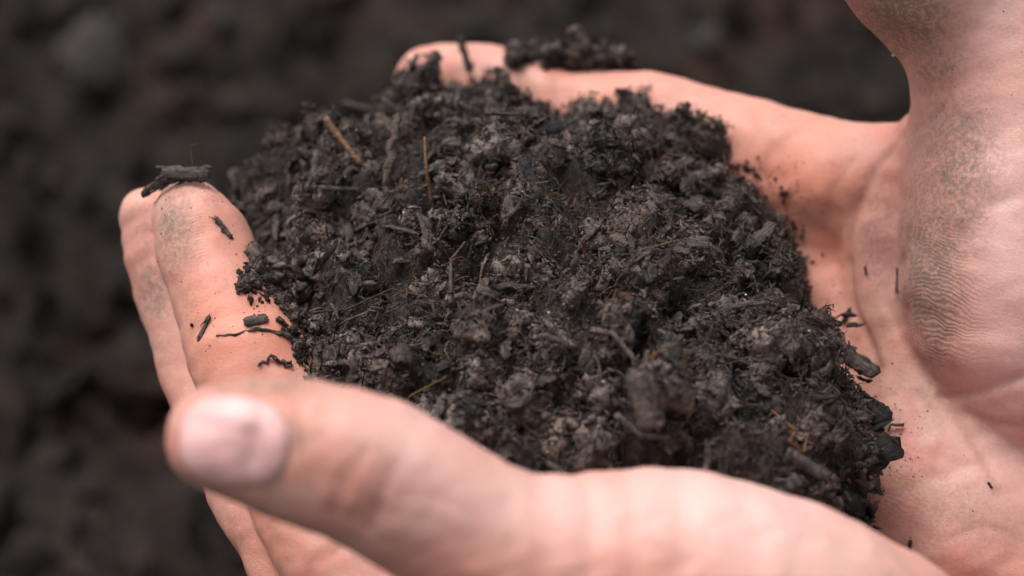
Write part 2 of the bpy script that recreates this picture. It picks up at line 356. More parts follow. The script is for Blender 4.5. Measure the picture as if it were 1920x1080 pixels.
def paint_right(X):
    Z = np.zeros(len(X)); dirt = Z+.17; flush = Z.copy(); pale = Z.copy(); cr = Z.copy()
    for a in ((1790, 300, .40, 85, 1.5, 0, .95), (1740, 480, .40, 70, 3.2, 0, .95), (1800, 400, .40, 60, 1.8, 0, .75), (1755, 640, .40, 50, 1.6, 0, .65), (1690, 30, .395, 110, .9, -.8, 1.15), (1760, 130, .395, 60, 1.0, -.8, .75), (1645, 450, .418, 50, 3.0, 0, .6),
              (1650, 620, .41, 60, 1.5, 0, .35), (1750, 960, .40, 180, .6, 0, .45), (1720, 760, .405, 90, .9, .5, .4), (1560, 320, .425, 60, .7, 0, .3), (1860, 1000, .40, 100, .8, 0, .35), (1260, 180, .44, 50, .5, 0, .4), (1130, 140, .445, 90, .3, 0, .3), (1450, 220, .43, 120, .2, -.3, .3), (1840, 160, .40, 60, 1.4, 0, .35)):
        dirt = np.maximum(dirt, a[6]*blob(X, *a[:4], a[4], a[5]))
    for a in ((1500, 330, .43, 180, .6, -.4, .75), (1550, 480, .425, 60, 2.5, 0, .7), (1120, 200, .447, 130, .5, 0, .55), (1080, 240, .447, 40, 1, 0, .6), (1330, 230, .44, 120, .4, -.3, .35), (1590, 660, .41, 60, 1.2, 0, .4), (1640, 900, .40, 90, .8, 0, .2), (800, 150, .455, 60, .7, 0, .25)):
        flush = np.maximum(flush, a[6]*blob(X, *a[:4], a[4], a[5]))
    for a in ((1895, 430, .40, 80, 3.6, 0, 1.), (1880, 30, .40, 90, 1.5, 0, .7), (1910, 700, .405, 110, .9, 0, .8), (1860, 880, .40, 120, .9, 0, .5), (1620, 400, .42, 60, 2.2, 0, .35)):  # brightness of the lit palm side, painted in as paler skin
        pale = np.maximum(pale, a[6]*blob(X, *a[:4], a[4], a[5]))
    for pl, wd, dp, c in CR_R: cr = np.maximum(cr, np.exp(-(d_poly(X, pl)/(wd*1.1))**2)*c)
    rg = np.maximum(.85*blob(X, 1765, 590, .40, 60, 2.2, 0), .45*blob(X, 1650, 910, .40, 70, 1, 0))
    ph = np.sqrt(((X-np.array(P(1640, 1150, .41)))**2).sum(1))/.00072
    return dict(dirt=dirt, flush=flush, pale=pale, crease=cr, ridge=rg, phase=ph)

def bounds(chains, pad=.003, clipx=None):
    lo = np.min([(c['p']-c['r'][:, None]).min(0) for c in chains], 0)-pad; hi = np.max([(c['p']+c['r'][:, None]).max(0) for c in chains], 0)+pad
    return lo, hi
VOX = .0008
lo, hi = bounds([L_index, L_middle, L_ring, L_small, L_thumb, L_palm, L_palm2])
mL, VL, QL = build_hand('hand', f_left, det_left, lo, hi, VOX, paint_left, CR_L)
lo, hi = bounds([R_index, R_middle, R_ring, R_small, R_palm, R_fold, R_hollow, R_pad, R_thenar, R_thumb])
mR, VR, QR = build_hand('hand', f_right, det_right, lo, hi, VOX, paint_right, CR_R)
print('hands', time.time()-T0, len(VL), len(VR))
hand_l = obj('hand', mL, M['skin'], label='near hand, pink thumbnail facing out in front, fingers curled up beside the soil', category='hand', group='cupped hands holding soil')
hand_r = obj('hand', mR, M['skin'], label='far hand with wide dirt-stained palm, one finger stretched out behind the soil', category='hand', group='cupped hands holding soil')
bvL = BVHTree.FromPolygons([Vector(v) for v in VL], QL.tolist()); bvR = BVHTree.FromPolygons([Vector(v) for v in VR], QR.tolist())
def ray(px, py, trees):
    d = (P(px, py, 1)-CAM).normalized(); best = None
    for t in trees:
        h = t.ray_cast(CAM, d)
        if h[0] and (best is None or h[3] < best[3]): best = h
    return best

#NAIL
# thumbnail: a curved plate lying on the thumb
def make_nail(cx, cy, a, b, ang):
    nu, nv = 22, 40; V = []; rimv = []; br = []
    for i in range(nu):
        r = (i/(nu-1))
        for j in range(nv):
            th = 2*PI*j/nv; e = 2.6
            x = a*r*math.copysign(abs(math.cos(th))**(2/e), math.cos(th)); y = b*r*math.copysign(abs(math.sin(th))**(2/e), math.sin(th))
            X = cx+x*math.cos(ang)-y*math.sin(ang); Y = cy+x*math.sin(ang)+y*math.cos(ang)
            h = ray(X, Y, [bvL]); p = h[0]; n = h[1]
            lift = .00075*(1-r**8)-.0006*max(0, r-.95)/.05
            V.append(p+n*lift); rimv.append(max(0, (r-.84)/.16)*(.45+.55*(x > 0)))
            br.append(.75*math.exp(-(((X-472)/24)**2+((Y-806)/16)**2))+.45*math.exp(-(((X-440)/30)**2+((Y-832)/10)**2)))
    F = [(i*nv+j, i*nv+(j+1) % nv, (i+1)*nv+(j+1) % nv, (i+1)*nv+j) for i in range(nu-1) for j in range(nv)]
    m = mesh_np('thumbnail', np.array([tuple(v) for v in V]), F); attr(m, 'rim', rimv); attr(m, 'bruise', br); return m
obj('thumbnail', make_nail(440, 828, 108, 88, .10), M['nail'], hand_l)


# ------------------------------------------------------------------ mesh kit for crumbs, chips and fibres
def ico(n):
    bm = bmesh.new(); bmesh.ops.create_icosphere(bm, subdivisions=n, radius=1)
    V = np.array([v.co[:] for v in bm.verts]); F = np.array([[v.index for v in f.verts] for f in bm.faces]); bm.free(); return V, F
ICO = {n: ico(n) for n in (1, 2, 3, 4)}
def clod_shape(n, seed, rough=.34, lump=.30):
    V, F = ICO[n]; off = Vector((seed*7.31, seed*3.7, -seed*5.1)); out = []
    for v in V:
        v = Vector(v); q = v*1.25+off
        c = noise.voronoi(v*1.9+off)[0]
        r = 1 + rough*noise.fractal(q, .8, 2.1, 5)*1.5 + lump*(.45-min(c[0], .9)) + .10*noise.noise(v*7+off) + .05*noise.noise(v*15+off)
        out.append(v*max(r, .25))
    V = np.array([tuple(x) for x in out]); V -= V.mean(0)
    rs = random.Random(seed); V *= np.array([1, rs.uniform(.7, .95), rs.uniform(.5, .8)])
    return V/np.abs(V).max(), F
CL3 = [clod_shape(3 if i < 14 else 4, i % 14, .46, .40) for i in range(28)]; CL2 = [clod_shape(2, 30+i, .62, .5) for i in range(10)]; CL2 = [(V*np.array([1, .55+.04*i, .38+.03*i]), F) for i, (V, F) in enumerate(CL2)]; CL1 = [clod_shape(1, 60+i, .5, .3) for i in range(8)]
def rot_np(rng):
    q = rng.normal(size=4); q /= np.linalg.norm(q); a, b, c, d = q
    return np.array([[1-2*(c*c+d*d), 2*(b*c-a*d), 2*(b*d+a*c)], [2*(b*c+a*d), 1-2*(b*b+d*d), 2*(c*d-a*b)], [2*(b*d-a*c), 2*(c*d+a*b), 1-2*(b*b+c*c)]])
def lath(L, wd, th, rng, seg=7, bend=.12, taper=.35, ragged=.25):
    """a torn strip of wood: four-sided, uneven, splintered at both ends"""
    V = []; ph = rng.uniform(0, 6)
    for i in range(seg+1):
        t = i/seg; x = (t-.5)*L; e = min(1, min(t, 1-t)*seg/1.2)
        e = taper+(1-taper)*e; z0 = bend*L*(1-(2*t-1)**2)*math.sin(ph); y0 = bend*L*.5*math.sin(t*3+ph)
        for (sy, sz) in ((-1, -1), (1, -1), (1, 1), (-1, 1)):
            V.append((x+rng.normal()*L*.02*(2.2 if i in (0, seg) else 1), y0+sy*wd*.5*e*(1+rng.normal()*ragged), z0+sz*th*.5*e*(1+rng.normal()*ragged)))
    F = [(i*4+j, i*4+(j+1) % 4, i*4+4+(j+1) % 4, i*4+4+j) for i in range(seg) for j in range(4)]
    F += [(3, 2, 1, 0), (seg*4, seg*4+1, seg*4+2, seg*4+3)]
    return np.array(V), np.array(F)
def tube(pts, rad, sides=6, rng=None, rough=0.):
    pts = np.asarray(pts, float); n = len(pts); T = np.gradient(pts, axis=0); T /= np.linalg.norm(T, axis=1)[:, None]+1e-12
    ref = np.array([0, 0, 1.]) if abs(T[0][2]) < .8 else np.array([1., 0, 0]); V = []
    for i in range(n):
        a = np.cross(T[i], ref); a /= np.linalg.norm(a)+1e-12; b = np.cross(T[i], a); ref = -np.cross(T[i], a) if False else ref
        r = rad[i] if hasattr(rad, '__len__') else rad
        for j in range(sides):
            th = 2*PI*j/sides; k = r*(1+(rng.normal()*rough if rng is not None and rough else 0))
            V.append(pts[i]+a*math.cos(th)*k+b*math.sin(th)*k)
    F = [(i*sides+j, i*sides+(j+1) % sides, (i+1)*sides+(j+1) % sides, (i+1)*sides+j) for i in range(n-1) for j in range(sides)]
    c0 = len(V); V += [pts[0], pts[-1]]
    F += [(c0, (j+1) % sides, j, c0) for j in range(0)]
    V = np.array(V)
    caps = [(c0, (j+1) % sides, j) for j in range(sides)]+[(c0+1, (n-1)*sides+j, (n-1)*sides+(j+1) % sides) for j in range(sides)]
    q = np.array(F); tri = np.concatenate([q[:, [0, 1, 2]], q[:, [0, 2, 3]], np.array(caps)])
    return V, tri
def quad2tri(F): return np.concatenate([F[:, [0, 1, 2]], F[:, [0, 2, 3]]])
def join(parts):
    Vs, Fs, o = [], [], 0
    for V, F in parts:
        Vs.append(V); Fs.append(F+o); o += len(V)
    return np.concatenate(Vs), np.concatenate(Fs)

def clump_mesh(V, F, seed):
    rng = np.random.default_rng(seed); parts = [(V, F)]; n = len(V)
    for k in range(46):                                # crumbs
        v = V[rng.integers(n)]; c, f = CL1[rng.integers(8)]; parts.append((c*rng.uniform(.05, .17)@rot_np(rng).T*np.array([1, 1, .8])+v*.98, f))
    for k in range(12):
        v = V[rng.integers(n)]; c, f = CL2[rng.integers(10)]; parts.append((c*rng.uniform(.14, .40)@rot_np(rng).T+v*.94, f))
    for k in range(56):                                # flakes and splinters lying against the surface
        v = V[rng.integers(n)]; u = v/np.linalg.norm(v); t = np.cross(u, rng.normal(size=3)); t /= np.linalg.norm(t); b = np.cross(u, t); u2 = u+t*rng.normal()*.35
        c, f = lath(rng.uniform(.22, .85), rng.uniform(.05, .24), rng.uniform(.02, .06), rng, 4, .16, .25); A = np.stack([t, b, u], 1); parts.append((c@A.T+v*1.01, quad2tri(f)))
    for k in range(8):                                 # hairs
        v = V[rng.integers(n)].copy(); d = rng.normal(size=3); pts = [v*.97]
        for q in range(5): d = d/np.linalg.norm(d)+rng.normal(size=3)*.35; v = v+d*.07; v = v/np.linalg.norm(v)*max(np.linalg.norm(v), .55); pts.append(v.copy())
        parts.append(tube(pts, .011, 3))
    return join(parts)
CL3 = [clump_mesh(V, F, i) for i, (V, F) in enumerate(CL3)]

# ------------------------------------------------------------------ the soil heap
Z0 = -.008
def plane_pt(px, py, z=Z0):
    d = P(px, py, 1)-CAM; return CAM+d*((z-CAM.z)/d.z)
RIM_PX = [(452, 318), (442, 345), (462, 400), (478, 455), (490, 500), (500, 560), (560, 640), (582, 720), (600, 820), (760, 920), (950, 985), (1250, 1010), (1450, 1020), (1590, 1000),
          (1560, 930), (1585, 880), (1640, 845), (1618, 760), (1580, 690), (1548, 640), (1505, 590), (1500, 500), (1475, 430), (1455, 360), (1400, 320), (1340, 300), (1270, 250), (1210, 222), (1120, 215), (1085, 262), (1045, 245), (990, 215),
          (965, 195), (900, 168), (860, 196), (800, 196), (740, 172), (706, 198), (700, 240), (650, 258), (610, 262), (580, 292), (500, 306)]
rim = np.array([plane_pt(*p)[:2] for p in RIM_PX])
def in_poly(x, y):
    ins = np.zeros(x.shape, bool); n = len(rim)
    for i in range(n):
        (x0, y0), (x1, y1) = rim[i], rim[(i+1) % n]
        c = ((y0 > y) != (y1 > y)) & (x < (x1-x0)*(y-y0)/(y1-y0+1e-15)+x0); ins ^= c
    return ins
def d_rim(x, y):
    d = np.full(x.shape, 9.)
    for i in range(len(rim)):
        a, b = rim[i], rim[(i+1) % len(rim)]; ab = b-a
        t = np.clip(((x-a[0])*ab[0]+(y-a[1])*ab[1])/(ab@ab), 0, 1)
        d = np.minimum(d, np.hypot(x-a[0]-t*ab[0], y-a[1]-t*ab[1]))
    return d
gx0, gy0 = rim.min(0)-.003; gx1, gy1 = rim.max(0)+.003; HG = .00055
gx = np.arange(gx0, gx1, HG); gy = np.arange(gy0, gy1, HG); GX, GY = np.meshgrid(gx, gy, indexing='ij')
INS = in_poly(GX, GY); DR = np.where(INS, d_rim(GX, GY), 0)
def dome(s, R=.042): s = np.clip(s/R, 0, 1); return 1-(1-s)**2.2
Hh = np.zeros(GX.shape)
for i in range(len(gx)):
    for j in range(len(gy)):
        if INS[i, j]:
            v = Vector((gx[i], gy[j], 0)); c = noise.voronoi(v*210)[0]
            Hh[i, j] = .0045*noise.noise(v*55)+.0062*noise.noise(v*115)+.0034*(.6-c[0])+.0014*noise.fractal(v*420, .7, 2.1, 3)
TOP = Z0+.016*dome(DR)+Hh*np.clip(DR/.004, 0, 1)
BOT = Z0-.013-.014*dome(DR, .03)
def hz(x, y):
    i = min(max(int((x-gx0)/HG), 0), len(gx)-1); j = min(max(int((y-gy0)/HG), 0), len(gy)-1); return TOP[i, j]
idx = np.full(GX.shape, -1); idx[INS] = np.arange(INS.sum()); n_in = INS.sum()
cell = (idx[:-1, :-1] >= 0) & (idx[1:, :-1] >= 0) & (idx[1:, 1:] >= 0) & (idx[:-1, 1:] >= 0)
ci, cj = np.nonzero(cell); Qt = np.stack([idx[ci, cj], idx[ci+1, cj], idx[ci+1, cj+1], idx[ci, cj+1]], 1)
Qb = Qt[:, ::-1]+n_in
edges = {}
for q in Qt:
    for k in range(4):
        a, b = int(q[k]), int(q[(k+1) % 4])
        if (b, a) in edges: del edges[(b, a)]
        else: edges[(a, b)] = 1
Qs = np.array([(b, a, a+n_in, b+n_in) for a, b in edges])
VH = np.concatenate([np.stack([GX[INS], GY[INS], TOP[INS]], 1), np.stack([GX[INS], GY[INS], BOT[INS]], 1)]); QH = np.concatenate([Qt, Qb, Qs])
mh = mesh_np('soil_heap', VH, QH)
heap = obj('soil_heap', mh, M['soil_dark'], label='heaped mound of dark crumbly compost filling the two cupped hands', category='soil')
bvH = BVHTree.FromPolygons([Vector(v) for v in VH], QH.tolist())
print('heap', time.time()-T0)
ALL = [bvH, bvL, bvR]
def pick_xy(rng, inset=.0):
    while True:
        i = rng.integers(len(gx)); j = rng.integers(len(gy))
        if INS[i, j] and DR[i, j] >= inset: return gx[i]+rng.uniform(0, HG), gy[j]+rng.uniform(0, HG)
SOILS = ['soil', 'soil', 'soil', 'soil_grey', 'soil_dark']
clod_mesh = {}
def get_clod(i, mk):
    if (i, mk) not in clod_mesh:
        V, F = CL3[i]; m = mesh_np('clod', V*.001, F); m.materials.append(M[mk]); clod_mesh[(i, mk)] = m
    return clod_mesh[(i, mk)]
def put_clod(loc, r_mm, mk='soil', parent=None, i=None, rng=RNG, name='clod', rot=None, **kw):
    o = obj(name, get_clod(int(rng.integers(14)) if i is None else i, mk), None, parent, **kw)
    o.location = loc; o.rotation_euler = rot or tuple(rng.uniform(0, 6.28, 3)); o.scale = (r_mm,)*3
    return o
# named larger clods first (column, row, radius px, tone)
BIG = [(925, 205, 46, 'soil'), (1172, 285, 46, 'soil_grey'), (1215, 262, 40, 'soil'), (1120, 462, 62, 'soil_grey'), (1215, 440, 52, 'soil'), (1250, 655, 52, 'soil_grey'), (1130, 735, 62, 'soil_grey'), (1085, 800, 52, 'soil'), (1330, 745, 70, 'soil_grey'),
       (860, 340, 60, 'soil_grey'), (1150, 330, 62, 'soil'), (570, 330, 46, 'soil'), (545, 500, 58, 'soil_grey'), (1010, 520, 50, 'soil_grey'), (980, 585, 48, 'soil_grey'), (1035, 665, 38, 'soil_grey'), (1290, 430, 40, 'soil'),
       (700, 520, 44, 'soil_grey'), (800, 610, 46, 'soil'), (815, 215, 34, 'soil'), (755, 205, 36, 'soil_dark'), (640, 270, 30, 'soil'), (1010, 250, 46, 'soil'), (1360, 310, 36, 'soil_dark'), (1400, 640, 42, 'soil'), (720, 700, 46, 'soil'), (900, 830, 44, 'soil'), (1260, 820, 52, 'soil'),
       (660, 300, 40, 'soil_grey'), (1450, 500, 40, 'soil'), (1500, 700, 46, 'soil_dark'), (900, 700, 42, 'soil_grey'), (640, 440, 42, 'soil_grey'), (1380, 440, 40, 'soil_grey'), (880, 450, 44, 'soil'), (770, 420, 46, 'soil_grey')]
for (px, py, rp, mk) in BIG:
    h = ray(px, py, [bvH])
    if h: 
        r = rp*K*h[3]*1e3*.98; put_clod(h[0]-Vector((0, 0, .15*r*1e-3)), r, mk, heap, i=14+int(RNG.integers(14)))
for k in range(255):
    x, y = pick_xy(RNG, .001); r = min(6.4, 2.3*(1-RNG.random())**(-.42)); put_clod((x, y, hz(x, y)+r*RNG.uniform(-.1, .35)*1e-3), r, SOILS[RNG.integers(5)], heap)
# drop the later layers onto whatever already lies on the heap
def refresh_top():
    global TOP
    Vs, Fs, o = [VH], [quad2tri(QH)], len(VH)
    for c in heap.children:
        if c.get('kind') or not c.name.startswith('clod'): continue
        nv = len(c.data.vertices); a = np.empty(nv*3, np.float32); c.data.vertices.foreach_get('co', a); Mx = np.array(c.matrix_basis)
        f = np.empty(len(c.data.polygons)*3, np.int32); c.data.polygons.foreach_get('vertices', f)
        Vs.append(a.reshape(-1, 3)@Mx[:3, :3].T+Mx[:3, 3]); Fs.append(f.reshape(-1, 3)+o); o += nv
    V = np.concatenate(Vs); F = np.concatenate(Fs)
    global bvH
    bvH = BVHTree.FromPolygons([Vector(v) for v in V], F.tolist()); ALL[0] = bvH
    T2 = TOP.copy(); dn = Vector((0, 0, -1))
    for i, j in zip(*np.nonzero(INS)):
        h = bvH.ray_cast(Vector((gx[i], gy[j], .08)), dn)
        if h[0]: T2[i, j] = h[0].z
    TOP = T2
refresh_top()
print('top', time.time()-T0)
def scatter(n, lib, rlo, rhi, lift, inset=0., pw=2.):
    out = []
    for k in range(n):
        x, y = pick_xy(RNG, inset); r = (rlo+(rhi-rlo)*RNG.random()**pw)*1e-3
        V, F = lib[RNG.integers(len(lib))]; out.append((V*r@rot_np(RNG).T+(x, y, hz(x, y)+lift*r+RNG.random()*.0012), F))
    return out
for nm, mk, cnt in (('soil_crumbs', 'soil', 600), ('grey_crumbs', 'soil_grey', 300), ('dark_crumbs', 'soil_dark', 500)):
    V, F = join(scatter(cnt, CL2, .40, 1.5, .1, pw=2.6)); obj(nm, mesh_np(nm, V, F), M[mk], heap, kind='stuff')
V, F = join(scatter(9000, CL1, .10, .42, .3)); obj('fine_crumbs', mesh_np('fine_crumbs', V, F), M['soil'], heap, kind='stuff')
nr = len(rim); parts = []
for k in range(2600):
    i = RNG.integers(nr); a, b = rim[i], rim[(i+1) % nr]; p = a+(b-a)*RNG.random(); e = (b-a)/np.linalg.norm(b-a); o_ = np.array([e[1], -e[0]])
    if in_poly(np.array([p[0]+o_[0]*.001]), np.array([p[1]+o_[1]*.001]))[0]: o_ = -o_
    t = RNG.random(); r = (.35+1.6*RNG.random()**2.2)*1e-3; q = p+o_*(t*.0035+RNG.normal()*.0006-.0005)
    V, F = CL2[RNG.integers(10)]; parts.append((V*r@rot_np(RNG).T+(q[0], q[1], Z0+.001-t*.013), F))
V, F = join(parts); obj('flank_crumbs', mesh_np('flank_crumbs', V, F), M['soil'], heap, kind='stuff')
for k in range(40):
    i = RNG.integers(nr); a, b = rim[i], rim[(i+1) % nr]; p = a+(b-a)*RNG.random(); put_clod((p[0], p[1], Z0-.003-RNG.random()*.005), RNG.uniform(1.6, 3.6), SOILS[RNG.integers(5)], heap)
for k in range(26):                                  # soil that spreads over the side of the nearest finger
    px, py = [(485, 500), (470, 525), (500, 535), (520, 560), (545, 600), (560, 640), (480, 470), (455, 540), (530, 585)][k % 9]; h = ray(px+RNG.normal()*8, py+RNG.normal()*9, [bvL])
    if h: put_clod(h[0]+h[1]*.0004, RNG.uniform(.8, 2.1), SOILS[RNG.integers(5)], heap)
rag = []
for k in range(16):                                  # shreds and flakes that stick out over the palm
    px, py = [(1640, 700), (1600, 650), (1640, 760), (1660, 810), (1590, 610), (1530, 560), (1500, 470), (1300, 265), (1400, 320), (1040, 250), (500, 560), (480, 470), (460, 330), (700, 190)][k % 14]
    p = plane_pt(px+RNG.normal()*10-22, py+RNG.normal()*18, Z0-.004); c0 = rim.mean(0); a = math.atan2(p[1]-c0[1], p[0]-c0[0])+RNG.normal()*.5; rag.append((p, a))
# torn wood strips
def surf_frame(x, y):
    e = .0012; nx = (hz(x-e, y)-hz(x+e, y))/(2*e); ny = (hz(x, y-e)-hz(x, y+e))/(2*e); return Vector((nx*.5, ny*.5, 1)).normalized()
def lay_matrix(loc, nrm, ang, tilt=0):
    z = nrm.normalized(); x = Vector((math.cos(ang), math.sin(ang), 0)); x = (x-z*x.dot(z)).normalized(); y = z.cross(x)
    R = Matrix((x, y, z)).transposed() @ Euler((RNG.uniform(-.6, .6)*(tilt != 0), tilt, 0)).to_matrix()
    return Matrix.Translation(loc) @ R.to_4x4()
strips = [lath(RNG.uniform(3.5, 8)*1e-3, RNG.uniform(.7, 2.6)*1e-3, RNG.uniform(.18, .45)*1e-3, RNG, 8, .08, .3, .34) for _ in range(16)]
strips = [(V*np.array([RNG.uniform(.45, 1.0), RNG.uniform(.6, 1.35), 1]), F) for V, F in strips]
strip_m = {}
for k in range(210):
    x, y = pick_xy(RNG, .002); i = int(RNG.integers(16)); mk = ('wood_dark', 'wood_dark', 'wood_dark', 'wood_black', 'soil_grey', 'soil')[RNG.integers(6)]
    if (i, mk) not in strip_m: m = mesh_np('wood_strip', *strips[i]); m.materials.append(M[mk]); strip_m[(i, mk)] = m
    o = obj('wood_strip', strip_m[(i, mk)], None, heap); o.matrix_world = lay_matrix((x, y, hz(x, y)+.0011), surf_frame(x, y), RNG.uniform(0, 6.28), RNG.normal()*.35)
for p, a in rag:
    i = int(RNG.integers(16)); mk = ('wood_dark', 'wood_black')[RNG.integers(2)]
    if (i, mk) not in strip_m: m = mesh_np('wood_strip', *strips[i]); m.materials.append(M[mk]); strip_m[(i, mk)] = m
    o = obj('wood_strip', strip_m[(i, mk)], None, heap); o.matrix_world = lay_matrix((p[0], p[1], p[2]+RNG.uniform(-.002, .003)), Vector((0, 0, 1)), a, RNG.normal()*.25)
parts = []
for k in range(3200):
    x, y = pick_xy(RNG); L = RNG.uniform(.8, 3.2)*1e-3
    V, F = lath(L, RNG.uniform(.12, .5)*1e-3, RNG.uniform(.08, .25)*1e-3, RNG, 4, .12, .3); mt = lay_matrix((x, y, hz(x, y)+RNG.uniform(.0004, .0016)), surf_frame(x, y), RNG.uniform(0, 6.28), RNG.normal()*.5)
    A = np.array(mt); parts.append((V@A[:3, :3].T+A[:3, 3], F))
n1 = len(parts)//2
for nm, mk, pp in (('wood_splinters', 'wood_dark', parts[:n1]), ('bark_splinters', 'soil_grey', parts[n1:])):
    V, F = join(pp); obj(nm, mesh_np(nm, V, F), M[mk], heap, kind='stuff')
# rootlets and hairs
def curl(x, y, z, L, rng, lift=.0012, n=7, wig=.5):
    a = rng.uniform(0, 6.28); p = np.array([x, y, z+.0004]); out = [p.copy()]; el = rng.normal()*.35+.15
    for i in range(n):
        a += rng.normal()*wig; el += rng.normal()*.25
        p = p+np.array([math.cos(a)*math.cos(el), math.sin(a)*math.cos(el), math.sin(el)])*L/n
        zz = hz(p[0], p[1]); p[2] = min(max(p[2], zz+.0002), zz+.0035); out.append(p.copy())
    return out
for nm, mk, cnt, rr, LL in (('root_hairs', 'rootlet', 700, (.035, .08), (1.5, 6)), ('grey_hairs', 'straw_grey', 420, (.03, .07), (1.2, 5)), ('dark_hairs', 'wood_dark', 900, (.05, .11), (1.5, 5))):
    parts = []
    for k in range(cnt):
        x, y = pick_xy(RNG, .001); pts = curl(x, y, hz(x, y)+RNG.uniform(0, .0012), RNG.uniform(*LL)*1e-3, RNG, n=6)
        parts.append(tube(pts, RNG.uniform(*rr)*1e-3, 3))
    V, F = join(parts); obj(nm, mesh_np(nm, V, F), M[mk], heap, kind='stuff')
for k in range(110):
    x, y = pick_xy(RNG, .004); mk = ('rootlet', 'rootlet', 'straw_grey', 'straw_grey', 'wood_dark')[RNG.integers(5)] if k % 14 else 'orange'
    pts = np.array(curl(0, 0, 0, 1, RNG)) if False else np.array(curl(x, y, hz(x, y)+.0008, RNG.uniform(3, 9)*1e-3, RNG, n=9, wig=.3))
    r = RNG.uniform(.07, .15)*1e-3; V, F = tube(pts-pts[0], np.linspace(r, r*.5, len(pts)), 5, RNG, .12)
    o = obj('rootlet', mesh_np('rootlet', V, F), M[mk], heap); o.location = pts[0]
parts = []
for k in range(70):
    x, y = pick_xy(RNG, .003); r = RNG.uniform(.09, .22)*1e-3; V, F = CL1[RNG.integers(8)]; parts.append((V*r*(1, 1.1, 1.3)+(x, y, hz(x, y)+.0014), F))
V, F = join(parts); obj('pale_grains', mesh_np('pale_grains', V, F), M['grain'], heap, kind='stuff')
parts = []
for k in range(110):
    x, y = pick_xy(RNG, .003); L = RNG.uniform(.6, 2.)*1e-3
    V, F = lath(L, RNG.uniform(.15, .3)*1e-3, .12e-3, RNG, 4, .12, .3); mt = lay_matrix((x, y, hz(x, y)+.0013), surf_frame(x, y), RNG.uniform(0, 6.28), RNG.normal()*.4); A = np.array(mt); parts.append((V@A[:3, :3].T+A[:3, 3], F))
V, F = join(parts); obj('orange_bits', mesh_np('orange_bits', V, F), M['orange'], heap, kind='stuff')
print('soil', time.time()-T0)

# ------------------------------------------------------------------ pieces one can pick out
def hit(px, py, lift=0, trees=ALL):
    h = ray(px, py, trees)
    if h is None: return P(px, py, .42), Vector((0, 0, 1))
    d = (h[0]-CAM).normalized(); n = h[1] if h[1].dot(d) < 0 else -h[1]
    return h[0]+n*lift*1e-3, n
def named_obj(nm, V, F, mk, base, label, cat, group=None):
    o = obj(nm, mesh_np(nm, V, F), M[mk]); o.location = base; o['label'] = label; o['category'] = cat
    if group: o['group'] = group
    return o
def stick(nm, pts, r0, r1, mk, label, cat, group=None, rough=.10, wig=.15, sides=8):
    """pts: list of (px,py,lift_mm) on surfaces or 4-tuples (px,py,0,depth)"""
    rng = np.random.default_rng(abs(hash(label)) % 1000 if False else len(label)*37+len(bpy.data.objects))
    tr = [bvH] if group == 'sticks and chips lying in the compost' else ALL; ex = .8 if tr[0] is bvH and len(tr) == 1 else 0
    W = [np.array(P(p[0], p[1], p[3])) if len(p) == 4 else np.array(hit(p[0], p[1], p[2]+ex, tr)[0]) for p in pts]
    out = []
    for i in range(len(W)-1):
        for t in np.linspace(0, 1, 7)[:-1 if i < len(W)-2 else None]: out.append(W[i]*(1-t)+W[i+1]*t)
    out = np.array(out); out += rng.normal(size=out.shape)*wig*1e-4
    V, F = tube(out-out[0], np.linspace(r0, r1, len(out))*1e-3, sides, rng, rough)
    return named_obj(nm, V, F, mk, out[0], label, cat, group)
def chip(nm, a, b, wd, th, mk, label, cat, group=None, nrm=None, seg=14, ragged=.16, taper=.6):
    rng = np.random.default_rng(len(label)*31+len(bpy.data.objects))
    A = P(a[0], a[1], a[3]) if len(a) == 4 else hit(*a)[0]; B = P(b[0], b[1], b[3]) if len(b) == 4 else hit(*b)[0]
    n = nrm or hit((a[0]+b[0])/2, (a[1]+b[1])/2)[1]
    x = (B-A); L = x.length; x.normalize(); z = (n-x*n.dot(x)).normalized(); y = z.cross(x)
    V, F = lath(L, wd*1e-3, th*1e-3, rng, seg, .03, taper, ragged)
    V = V.copy(); F = quad2tri(F); pts = [(V, F)]
    for q in range(6):                                   # torn fibres along its sides and ends
        l2 = L*rng.uniform(.15, .45); v2, f2 = lath(l2, wd*rng.uniform(.12, .3)*1e-3, th*.4e-3, rng, 4, .12, .2)
        a = rng.normal()*.35; c2 = np.array([[math.cos(a), -math.sin(a), 0], [math.sin(a), math.cos(a), 0], [0, 0, 1]])
        pts.append((v2@c2.T+np.array([rng.uniform(-.5, .5)*L, rng.choice([-1, 1])*wd*.42e-3, th*.2e-3*rng.normal()]), quad2tri(f2)))
    V, F = join(pts)
    V[:, 1] += rng.normal(size=len(V))*wd*4e-5; V[:, 2] += rng.normal(size=len(V))*th*1e-4
    o = named_obj(nm, V, F, mk, (A+B)/2, label, cat, group)
    o.rotation_euler = Matrix((x, y, z)).transposed().to_euler(); return o
CG = 'loose bits of compost on the skin'
UPW = Vector((0, 0, 1))
chip('wood_chip', (300, 326, 0, .4105), (390, 328, 0, .4100), 2.3, .9, 'wood_dark', 'flat dark wood chip lying across the top of the nearest fingertip', 'wood chip', CG, nrm=(-FWD+UPW*.4), ragged=.12)
chip('wood_chip', (268, 366, 0, .4130), (312, 332, 0, .4095), 1.4, .9, 'wood_dark', 'ragged dark shred hanging between the two fingertips, below the flat chip', 'wood chip', CG, nrm=-FWD)
t = stick('rootlet', [(362, 312, 0, .411), (358, 285, 0, .411), (357, 272, 0, .411), (372, 270, 0, .411)], .13, .07, 'rootlet', 'tiny curled brown rootlet standing on the flat chip atop the fingertip', 'rootlet', CG)
chip('wood_chip', (402, 410, .35), (434, 448, .2), .8, .35, 'wood_dark', 'small forked black splinter lying alone on the fingertip pad', 'splinter', CG)
